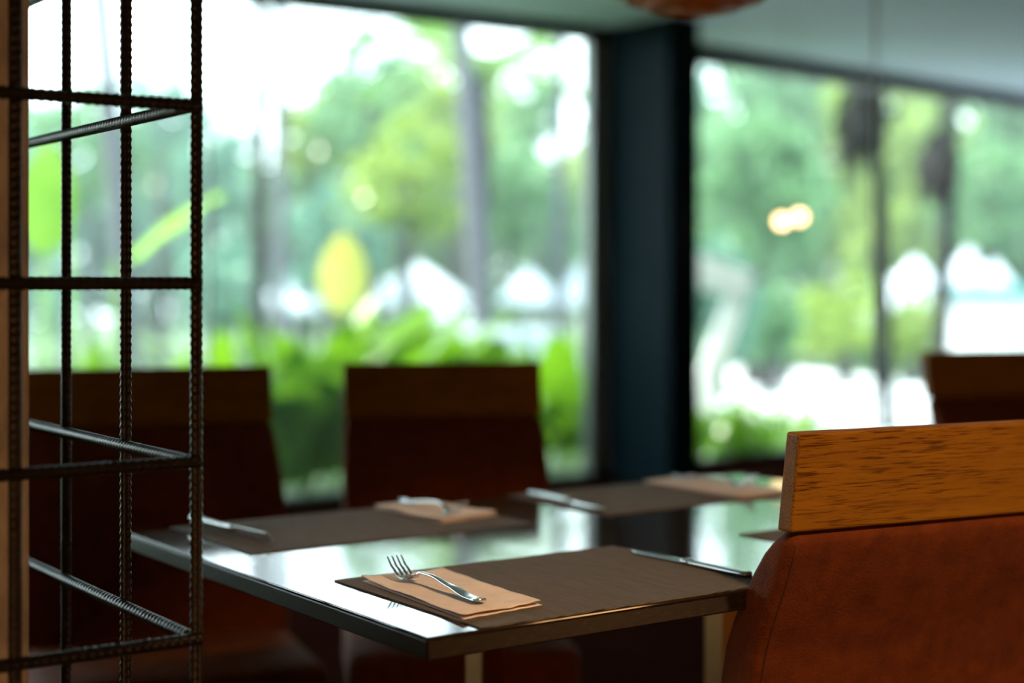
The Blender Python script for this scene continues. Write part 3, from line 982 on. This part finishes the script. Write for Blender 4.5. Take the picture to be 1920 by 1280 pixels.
for px, Z, h, n, lab in (
        (545, 8.8, 1.25, 20, 'tall bright ginger clump in the gap between the far chairs'),
        (615, 9.3, 1.35, 20, 'ginger clump beside the left edge of the middle chair'),
        (700, 9.2, 1.2, 18, 'ginger clump behind the left half of middle chair'),
        (790, 9.7, 1.25, 18, 'ginger clump behind the centre of middle chair'),
        (880, 9.9, 1.2, 18, 'ginger clump behind the right half of middle chair'),
        (985, 10.3, 0.55, 14, 'low ginger clump under the white garden canopy'),
        (1065, 10.3, 1.25, 20, 'ginger clump between the middle chair and the column'),
        (1110, 10.8, 1.1, 14, 'ginger clump against the grey window post'),
        (455, 8.9, 1.1, 16, 'ginger clump behind the right end of the left chair'),
        (330, 9.0, 1.05, 16, 'ginger clump behind the left chair and rebar'),
        (210, 8.6, 1.05, 16, 'ginger clump left behind the rebar bars')):
    clump('ginger_plant', px, Z, h, n, lab, 'plant', GG)
for px, Z, h, n, lab in (
        (1345, 10.2, 0.62, 26, 'low grassy bush beside the right side of the column'),
        (1410, 10.6, 0.60, 26, 'low grassy bush left of the near chair rail'),
        (1465, 11.0, 0.5, 22, 'low grassy bush just behind the near chair rail')):
    clump('grassy_bush', px, Z, h, n, lab, 'bush', 'low bushes by the right window', 'leaf_ginger', (0, 2), 0.28)

def big_leaf(name, px, py_bot, py_top, Z, wid, mname, lean, label, rz=None, bend=0.15):
    b = at(px, py_bot, Z); t = at(px, py_top, Z)
    gz = ground_z(b.x, b.y)
    root = empty(name, (b.x, b.y, gz))
    tag(root, label, 'plant', 'large-leafed banana plants outside')
    L = t.z - b.z
    me = blade_mesh('leaf', L, wid, int(px), bend)
    link('leaf', me, M[mname], root, loc=(0, 0, b.z - gz), rot=(0, lean, rz if rz is not None else R(-YAW)))
    link('stalk', tube_mesh('stalk', [(0, 0, -0.05), (0.02, 0, (b.z - gz) * 0.5), (0, 0, b.z - gz + 0.1)], [0.03, 0.025, 0.012], 8), M['leaf_banana'], root)
    return root
big_leaf('banana_plant', 640, 620, 425, 9.6, 0.30, 'leaf_yellow', R(4), 'upright yellow banana leaf above the gap between chairs', rz=R(55), bend=0.1)
big_leaf('banana_plant', 82, 520, 250, 9.0, 0.34, 'leaf_banana', R(2), 'broad light green banana leaf at far left behind rebar', rz=R(60), bend=0.1)
big_leaf('banana_plant', 215, 520, 250, 9.2, 0.34, 'leaf_banana', R(34), 'slanting banana leaf between the two right rebar bars', rz=R(-YAW), bend=0.3)
big_leaf('banana_plant', 130, 470, 300, 10.0, 0.22, 'leaf_banana', R(-14), 'short banana leaf between the left rebar bars', rz=R(-YAW), bend=0.2)

# ---- white parasols, seat, angular frame, building
def parasol(px, py_edge, py_top, halfw, Z, label):
    e = at(px, py_edge, Z); t = at(px, py_top, Z); gz = ground_z(e.x, e.y)
    root = empty('garden_parasol', (e.x, e.y, gz), rt.uniform(0, 1))
    tag(root, label, 'parasol', 'white parasols on the lower terrace')
    rr = halfw / FPX * Z
    he = e.z - gz; ht = t.z - gz
    n = 8
    loops = []
    for q in (1.0, 0.66, 0.33, 0.03):
        loops.append([Vector((rr * q * math.cos(2 * PI * k / n), rr * q * math.sin(2 * PI * k / n), he + (ht - he) * (1 - q) ** 0.85)) for k in range(n)])
    me = loft_mesh('canopy', [[p - Vector((0, 0, 0.16 * (ht - he))) for p in loops[0]]] + loops, False, False)
    link('canopy', me, M['canvas'], root)
    link('pole', tube_mesh('pole', [(0, 0, -0.05), (0, 0, ht - 0.02)], 0.03, 10), M['white'], root)
    link('base', lathe_mesh('base', [(0.001, 0.07), (0.26, 0.06), (0.28, 0.0)], 20), M['bark'], root)
    for k in range(n):
        a = 2 * PI * k / n
        link('rib', tube_mesh('rib', [(0, 0, ht - 0.06), (rr * 0.97 * math.cos(a), rr * 0.97 * math.sin(a), he - 0.01)], 0.012, 5), M['white'], root)
parasol(545, 575, 500, 62, 30, 'white parasol left of the yellow banana leaf')
parasol(785, 562, 492, 96, 27, 'wide white parasol right of the yellow banana leaf')
parasol(990, 562, 500, 58, 25, 'white parasol above the middle chair right end')
parasol(1092, 562, 488, 50, 28, 'white parasol nearest the grey window post')
parasol(1715, 535, 480, 45, 27, 'small white parasol between the two palm trunks')
parasol(1815, 530, 462, 40, 30, 'white parasol above left end of white building')
parasol(1865, 535, 488, 36, 32, 'small white parasol above middle of white building')

# draped white daybed
db = at(992, 672, 14)
dbo = empty('white_daybed', (db.x, db.y, ground_z(db.x, db.y)), R(-20))
tag(dbo, 'white draped daybed behind the right corner of middle chair', 'daybed')
link('mattress', box_mesh('mattress', -0.45, 0.45, -0.8, 0.8, 0.28, 0.46, 0.04), M['canvas'], dbo)
link('frame', box_mesh('frame', -0.47, 0.47, -0.82, 0.82, 0.18, 0.28, 0.01), M['white'], dbo)
link('headrest', box_mesh('headrest', -0.45, 0.45, 0.6, 0.8, 0.46, 0.95, 0.05), M['canvas'], dbo)
for sx in (-.4, .4):
    for sy in (-.7, .7):
        link('leg', box_mesh('leg', sx - .03, sx + .03, sy - .03, sy + .03, 0, 0.18), M['white'], dbo)

# white angular frame right of the column
fz = 12.0
def fp(px, py, dz=0): return at(px, py, fz + dz)
base = fp(1322, 760); gz = ground_z(base.x, base.y)
fr = empty('angular_frame', (base.x, base.y, gz))
tag(fr, 'white angular cantilever frame shaped like a seven right of column', 'frame')
def beam(name, a, b, w, d):
    a = a - fr.location; b = b - fr.location
    dr = (b - a).normalized()
    side = Vector((CA, -SA, 0)); n = dr.cross(side)
    if n.length < 0.3: n = Vector((0, 0, 1))
    n.normalize(); s = dr.cross(n).normalized()
    loops = [[p + s * (sx * w / 2) + n * (sy * d / 2) for sx, sy in ((1, 1), (-1, 1), (-1, -1), (1, -1))] for p in (a, b)]
    link(name, loft_mesh(name, loops, True, False), M['white'], fr)
beam('post', Vector((base.x, base.y, gz - 0.05)), fp(1330, 690), 0.14, 0.14)
beam('strut', fp(1330, 700), fp(1392, 528), 0.15, 0.14)
beam('arm', fp(1402, 530), fp(1255, 478), 0.17, 0.20)
beam('arm_flange', fp(1385, 545), fp(1255, 515), 0.15, 0.12)

# white building with teal roof edge
wb = at(1850, 640, 29); gz = ground_z(wb.x, wb.y)
bd = empty('pool_building', (wb.x, wb.y, gz), -R(YAW + 16.5))
tag(bd, 'low white building with teal roof edge at right margin', 'building')
zt = at(1850, 556, 29).z - gz
link('wall', box_mesh('wall', -0.68, 3.4, 0, 3.0, -0.2, zt), M['white'], bd)
link('roof', box_mesh('roof', -0.80, 3.6, -0.25, 3.2, zt, zt + 0.22, 0.02), M['teal'], bd)

# ================================================================== humid air over the garden
hm, nt, b_ = new_mat('humid_air')
nt.nodes.remove(b_)
vsn = nt.nodes.new('ShaderNodeVolumeScatter')
vsn.inputs['Color'].default_value = (0.86, 0.97, 1.0, 1)
vsn.inputs['Density'].default_value = 0.0027
vsn.inputs['Anisotropy'].default_value = 0.2
nt.links.new(vsn.outputs[0], nt.nodes['Material Output'].inputs['Volume'])
tag(link('garden_haze', box_mesh('garden_haze', -45, 85, 10.5, 85, -2.5, 14), hm), 'pale humid haze hanging over the far garden', 'haze', None, 'stuff')
